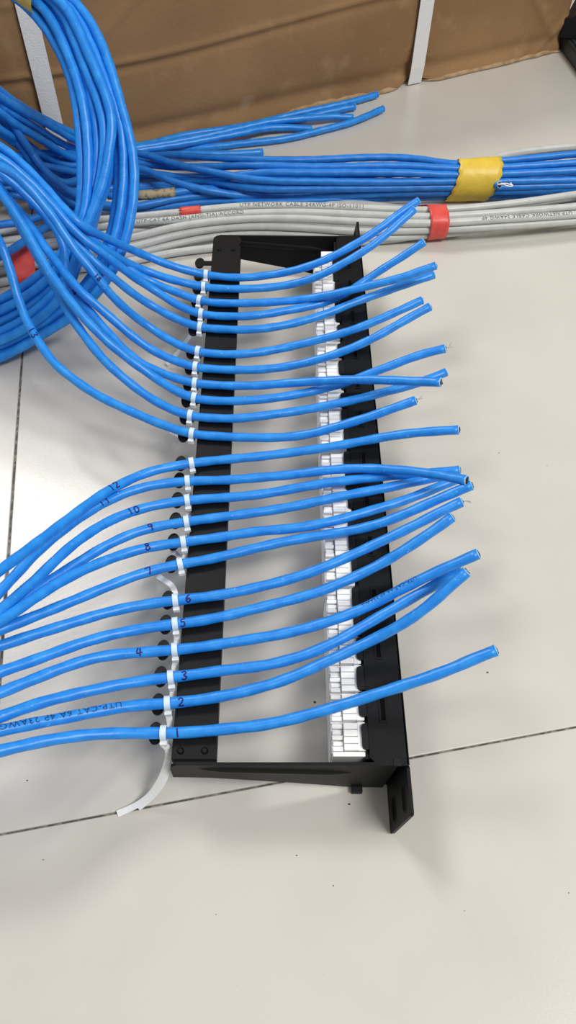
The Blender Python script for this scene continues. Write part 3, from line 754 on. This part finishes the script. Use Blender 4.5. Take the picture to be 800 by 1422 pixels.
# grey bundle
GR = [
 [(-60,330,10),(0,322,12),(50,318,12),(110,308,13),(189,301,18.6),(250,295,22.7),(330,287,24),(420,286,24),(500,289,24),(600,292,24),(700,284,24),(800,270,21.2),(900,254,20.8)],
 [(-60,345,10),(0,335,12),(60,328,12),(120,318,12),(189,310,18.1),(250,305,22.5),(330,297,24),(420,295,24),(500,298,24),(600,301,24),(700,295,24),(800,287,21.6),(900,278,21)],
 [(-60,368,8),(0,354,10),(45,345,10),(100,338,10),(140,336,12.3),(187,330,16.6),(230,318,19.1),(300,307,21),(360,303,21),(420,304,21),(500,308,21),(600,310,21),(700,304,21),(800,298,18.8),(900,290,18.4)],
 [(-60,380,8),(0,366,10),(45,356,10),(100,352,10),(140,350,9.7),(187,343,11.5),(230,330,13.3),(300,317,14.5),(360,314,14.5),(420,316,14.5),(500,321,14.5),(600,319,14.5),(700,314,14.5),(800,307,12.6),(900,298,12.6)],
 [(-60,390,5),(0,377,6),(45,368,6),(100,362,5),(140,358,5.3),(190,352,6.2),(230,342,6.7),(300,328,7.5),(360,324,7.5),(420,327,7.5),(520,331,7.5),(600,326,7.5),(700,317,7.5),(800,307,6.8),(900,296,6.8)],
 [(-60,402,4.2),(0,393,4.2),(45,383,4.2),(100,375,4.2),(140,369,4.2),(186,362,4.2),(240,351,4.2),(290,345,4.2),(360,338,4.2),(440,338,4.2),(540,333,4.2),(610,322,4.2),(700,306,4.2),(800,296,4.2),(900,284,4.2)],
 [(-60,355,11),(0,345,11),(60,338,11),(120,329,11),(189,320,11),(250,311,11),(330,303,11),(420,301,11),(500,304,11),(600,305,11),(700,298,11),(800,286,11),(900,270,11)],
 [(-60,340,4.2),(0,331,4.2),(60,324,4.2),(120,315,4.2),(189,307,4.2),(250,300,4.2),(330,288,4.2),(400,283,4.2),(500,283,4.2),(600,294,4.2),(700,287,4.2),(800,274,4.2),(900,258,4.2)],
]
GT = {0: (('UTP NETWORK CABLE 24AWG-4P ISO-11011', 330, 287, .0036, False, 0.0, M['print_grey']),),
      1: (('UTP-CAT 6A DASH (ANSI-TIA) ACCORD', 192, 310, .0034, False, 0.0, M['print_grey']),),
      2: (('UTP NETWORK CABLE 24AWG 4P', 792, 298, .0036, True, 0.1, M['print_grey']),)}
gr_paths = []
GLAB = {0: 'grey cable printed ISO-11011, lying next to the blue bundle', 1: 'grey cable printed DASH and ACCORD in the red-taped bundle', 2: 'grey cable with upside-down print beyond the red tape'}
for k, pts in enumerate(GR):
    P = smooth_path(pixpath(pts), .0045, 10); gr_paths.append(P)
    cable('grey_cable', P, GLAB[k] if k in GT else {3: 'plain grey cable beside the grey cable with upside-down print', 4: 'plain grey cable on the bare-tile edge of the red-taped bundle', 5: 'plain grey cable splaying off the bundle towards the patch panel arm'}.get(k, 'plain grey cable buried inside the red-taped bundle'),
          'printed grey cables' if k in GT else 'plain grey cables', M['grey'], r=.0034, prints=GT.get(k, ()), lobes=.008)
tape('red_tape', gr_paths, (590, 305), (615, 304), 'red tape wrapped round the grey bundle on the bare tile side', 'tape', M['red'], r=.0034)
tape('red_tape', gr_paths[2:6], (30, 366), (60, 360), 'red tape round the grey bundle under the crossing blue cables', 'tape', M['red'], r=.0034, skew=.3)
tape('red_tape', [gr_paths[0]], (249, 295), (276, 292), 'small torn red tape scrap on one grey cable beside the coil', 'tape', M['red'], r=.0034, over=.0004, n_st=6, rag=.0015)
P = smooth_path(pixpath([(664,226,4.2),(680,221,4.2),(710,213,4.2),(755,207,4.2),(800,203,4.2),(900,196,4.2)]), .004, 8)
cable('grey_cable', P, 'single grey cable running along the far side of the yellow-taped bundle', None, M['grey'], r=.0034, lobes=.008)
# blue strands crossing inside the coil
IN = [
 [(-40,220,70),(0,222,66),(25,217,60),(60,212,46),(109,214,28)], [(-40,235,60),(10,230,55),(37,227,50),(70,232,40),(109,240,24)],
 [(-40,320,40),(0,312,34),(25,309,30),(60,300,26),(90,292,24),(109,290,22)], [(-40,375,46),(15,348,40),(37,333,34),(70,312,28),(109,296,26)],
 [(-40,150,105),(0,157,92),(20,192,66),(45,227,46),(67,255,36),(100,282,30),(130,300,26)], [(-40,140,115),(0,140,104),(15,170,84),(37,202,66),(62,237,50),(90,262,40),(130,285,30)],
 [(-40,255,50),(0,250,50),(40,254,40),(70,263,30),(107,266,24),(150,268,20)],
]
for kk, pts in enumerate(IN):
    P = smooth_path(pixpath(carry_on(pts, kk+18)), .004, 8)
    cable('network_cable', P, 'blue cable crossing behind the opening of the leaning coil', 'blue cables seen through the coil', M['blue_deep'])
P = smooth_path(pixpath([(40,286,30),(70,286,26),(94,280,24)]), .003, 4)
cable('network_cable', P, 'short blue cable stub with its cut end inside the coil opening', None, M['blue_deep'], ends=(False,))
# tape on the coil's top
def coil_tape():
    idx = []
    bm = bmesh.new(); rings = []
    for t in range(6):
        f = t/5; cxp = 52-34*f; cyp = 6-26*f
        c0 = lean(cxp-8+2, cyp+14, 3); c1 = lean(cxp+30, cyp-34, 3)
        d = (c1-c0); mid = (c0+c1)/2; ring = []
        for k in range(24):
            a = 2*math.pi*k/24
            ring.append(bm.verts.new(mid+d*.5*math.cos(a)*1.0+LN*(.019*math.sin(a))))
        rings.append(ring)
    for A, Bq in zip(rings, rings[1:]):
        for k in range(24): bm.faces.new((A[k], A[(k+1) % 24], Bq[(k+1) % 24], Bq[k]))
    o = obj('tape_wrap', bm, M['yellow_pale'], None, True, origin=lean(35, -10, 0))
    s = o.modifiers.new('thickness', 'SOLIDIFY'); s.thickness = .0005
    tag(o, 'pale yellow tape binding the top of the leaning blue coil', 'tape')
coil_tape()

# ------------------------------------------------------------------ cardboard box
BR = at(778, 71, 0); BL = at(400, 156, 0)
bd = (BR-BL).normalized(); bn = Vector((bd.y, -bd.x, 0))              # bn points to the camera side
BW, BD, BH = 1.05, 0.42, 0.235
carton = empty('cardboard_box', BR-bd*(BW/2), math.atan2(bd.y, bd.x))
tag(carton, 'worn brown cardboard box with white strapping, lying behind the cables', 'box')
def carton_front(u, z):
    """local outward bulge of the front face, u from the left end, z up (metres)"""
    x = BW-u
    d = .0012*math.sin(u*7+1)*math.sin(z*9)+.0006*math.sin(u*23+z*31)
    crease = .075+.02*math.sin(x*3.0)+.012*math.sin(x*9)
    d += .0016*math.exp(-((z-crease)/.003)**2)-.0014*math.exp(-((z-crease+.006)/.004)**2)
    d += .0011*math.exp(-((z-crease-.09+.05*x)/.003)**2)*(1 if x > .3 else .3)
    d -= .0010*math.exp(-((x-.62-.1*z)/.004)**2)
    for a, b_, s_, aw in ((.02, .02, .9, .006), (.05, .055, -1.1, .005), (.42, .2, .7, .005), (.72, .12, .4, .005)):
        d += .0018*math.exp(-(((x-a)*s_+(z-b_))/aw)**2)*math.exp(-((x-a)/.12)**2)
    d += .003*math.exp(-(z/.008)**2)*(1+.5*math.sin(u*17)+.3*math.sin(u*41)+.2*math.sin(u*73))-.002*math.exp(-((z-.016)/.007)**2)
    d -= .010*math.exp(-((x-STR[0])/.016)**2)*math.exp(-(z/.03)**2)
    return d
STR = [BW/2-((at(569, 112, 0)-(BR-bd*(BW/2))).dot(bd)), BW/2-((on_plane(64, 130, BR, bn)-(BR-bd*(BW/2))).dot(bd))]
bm = bmesh.new()
NU, NZ = 320, 110
grid = []
for i in range(NU+1):
    col = []
    for j in range(NZ+1):
        u = BW*i/NU; z = BH*(j/NZ)**1.25
        e = 1.0
        zz = z+(.006*math.exp(-(((BW-u)-STR[0])/.02)**2)*(1-j/NZ)**6 if True else 0)
        inset = .005*math.exp(-(BW-u)/.006)
        col.append(bm.verts.new((u-BW/2, -carton_front(u, z)+inset, zz)))
    grid.append(col)
for i in range(NU):
    for j in range(NZ): bm.faces.new((grid[i][j], grid[i+1][j], grid[i+1][j+1], grid[i][j+1]))
# other faces
bk = [[bm.verts.new((x, BD, z)) for z in (0, BH)] for x in (-BW/2, BW/2)]
bm.faces.new([grid[NU][j] for j in range(NZ+1)]+[bk[1][1], bk[1][0]])
bm.faces.new([bk[0][0], bk[0][1]]+[grid[0][j] for j in range(NZ, -1, -1)])
bm.faces.new((bk[0][0], bk[1][0], bk[1][1], bk[0][1]))
bm.faces.new([grid[i][NZ] for i in range(NU+1)]+[bk[1][1], bk[0][1]])
bm.faces.new([grid[i][0] for i in range(NU, -1, -1)]+[bk[0][0], bk[1][0]])
body = obj('carton_body', bm, M['card'], carton)
for p in body.data.polygons: p.use_smooth = len(p.vertices) == 4
# ragged bottom edge: torn flap lips
def lip(xa, xb, h0, out):
    bm = bmesh.new(); rows = []; n = 40
    for k in range(n+1):
        x = xa+(xb-xa)*k/n; wob = .0007*math.sin(k*.53+xa*9)+.0006*math.sin(k*1.31)
        taper = min(1, k/4, (n-k)/4)
        u = x+BW/2; y = -carton_front(u, .004)-.0005
        rows.append([bm.verts.new((x, y-out*taper, .0008)), bm.verts.new((x, y-out*1.25*taper-.0004, (h0*.5)*taper+.001)), bm.verts.new((x, y-out*.4*taper, (h0+wob)*taper+.0012)), bm.verts.new((x, y+.004, (h0*.6)*taper+.001))])
    for a, b in zip(rows, rows[1:]):
        for k in range(3): bm.faces.new((a[k], a[k+1], b[k+1], b[k]))
    obj('torn_flap', bm, M['card_edge'], carton, True)
lip(BW/2-STR[0]+.012, BW/2-.001, .0035, .002)
lip(BW/2-STR[0]-.16, BW/2-STR[0]-.02, .0035, .002)
for q, xs in enumerate(STR):
    bm = bmesh.new(); wd = .0085; rows = []
    pts = [(-carton_front(BW-xs, max(z, .012))-.0016, z) for z in [BH*k/60 for k in range(61)]]
    hull = [max(p[0] for p in pts)]
    ys = [p[0] for p in pts]
    y_in = ys[1]; ys = [min(ys[8:])+ (y_in-min(ys[8:]))*.2*max(0, 1-k/5) for k in range(61)]
    for k in range(61):
        z = max(pts[k][1], .0015)
        rows.append([bm.verts.new((BW/2-xs+a*wd, ys[k]+b, z)) for a, b in ((-1, 0), (1, 0), (1, -.0009), (-1, -.0009))])
    rows.append([bm.verts.new((BW/2-xs+a*wd, BD, BH+.001+b)) for a, b in ((-1, 0), (1, 0), (1, .0009), (-1, .0009))])
    for a, b in zip(rows, rows[1:]):
        for k in range(4): bm.faces.new((a[k], a[(k+1) % 4], b[(k+1) % 4], b[k]))
    obj('strapping_band', bm, M['strap'], carton)

# ------------------------------------------------------------------ dark plinth beside the box
c0 = at(777, 68, 0); c1 = at(800, 100, 0); dv = (c1-c0).normalized(); nv = Vector((-dv.y, dv.x, 0))
A = c0-dv*.02
pl = empty('steel_plinth', A); tag(pl, 'dark grey steel plinth on the floor past the box corner', 'plinth')
pl.rotation_euler = (0, 0, math.atan2(dv.y, dv.x))
bm = bmesh.new(); box(bm, 0, .42, 0.0, .30, 0, .016, bevel=.0015); obj('plinth_body', bm, M['steel'], pl)
bm = bmesh.new(); box(bm, 0.004, .416, .004, .296, .016, .0175, bevel=.0006); obj('plinth_top', bm, M['steel'], pl)
q = at(806, 46, .0175)
it = empty('black_block', q, -.4); tag(it, 'black plastic block standing on the dark steel plinth', 'block')
bm = bmesh.new(); prism(bm, [(-.02, 0), (.06, 0), (.06, .035), (.0, .035), (-.012, .022), (-.02, .02)], 'y', -.02, .05); obj('block_body', bm, M['black_plastic'], it)
bm = bmesh.new(); box(bm, .005, .05, -.014, .044, .035, .038, bevel=.0008); obj('block_lid', bm, M['black_plastic'], it)

# ------------------------------------------------------------------ crumbs on the tiles
bm = bmesh.new()
for px, py, s in ((485,1117,1.3),(437,975,1.4),(412,1188,.8),(463,1230,.7),(60,1194,.7),(677,934,1.2),(693,629,.7),(120,700,.6),(54,694,.5),(790,1240,.6),(230,760,.6),(38,1084,1.0),(760,647,.6),(645,1265,.5),(300,1270,.5),(548,500,.8),(545,368,.7),(560,470,.5)):
    p = at(px, py, 0)
    mtx = Matrix.Translation(p+Vector((0, 0, .0003*s))) @ Matrix.Diagonal((.0006*s, .0004*s, .0002*s, 1))
    bmesh.ops.create_icosphere(bm, subdivisions=1, radius=1, matrix=mtx)
cr = obj('floor_crumbs', bm, M['crumb'], None, origin=(0, .4, 0)); cr['kind'] = 'stuff'
tag(cr, 'tiny dark crumbs scattered over the pale floor tiles', 'crumbs')
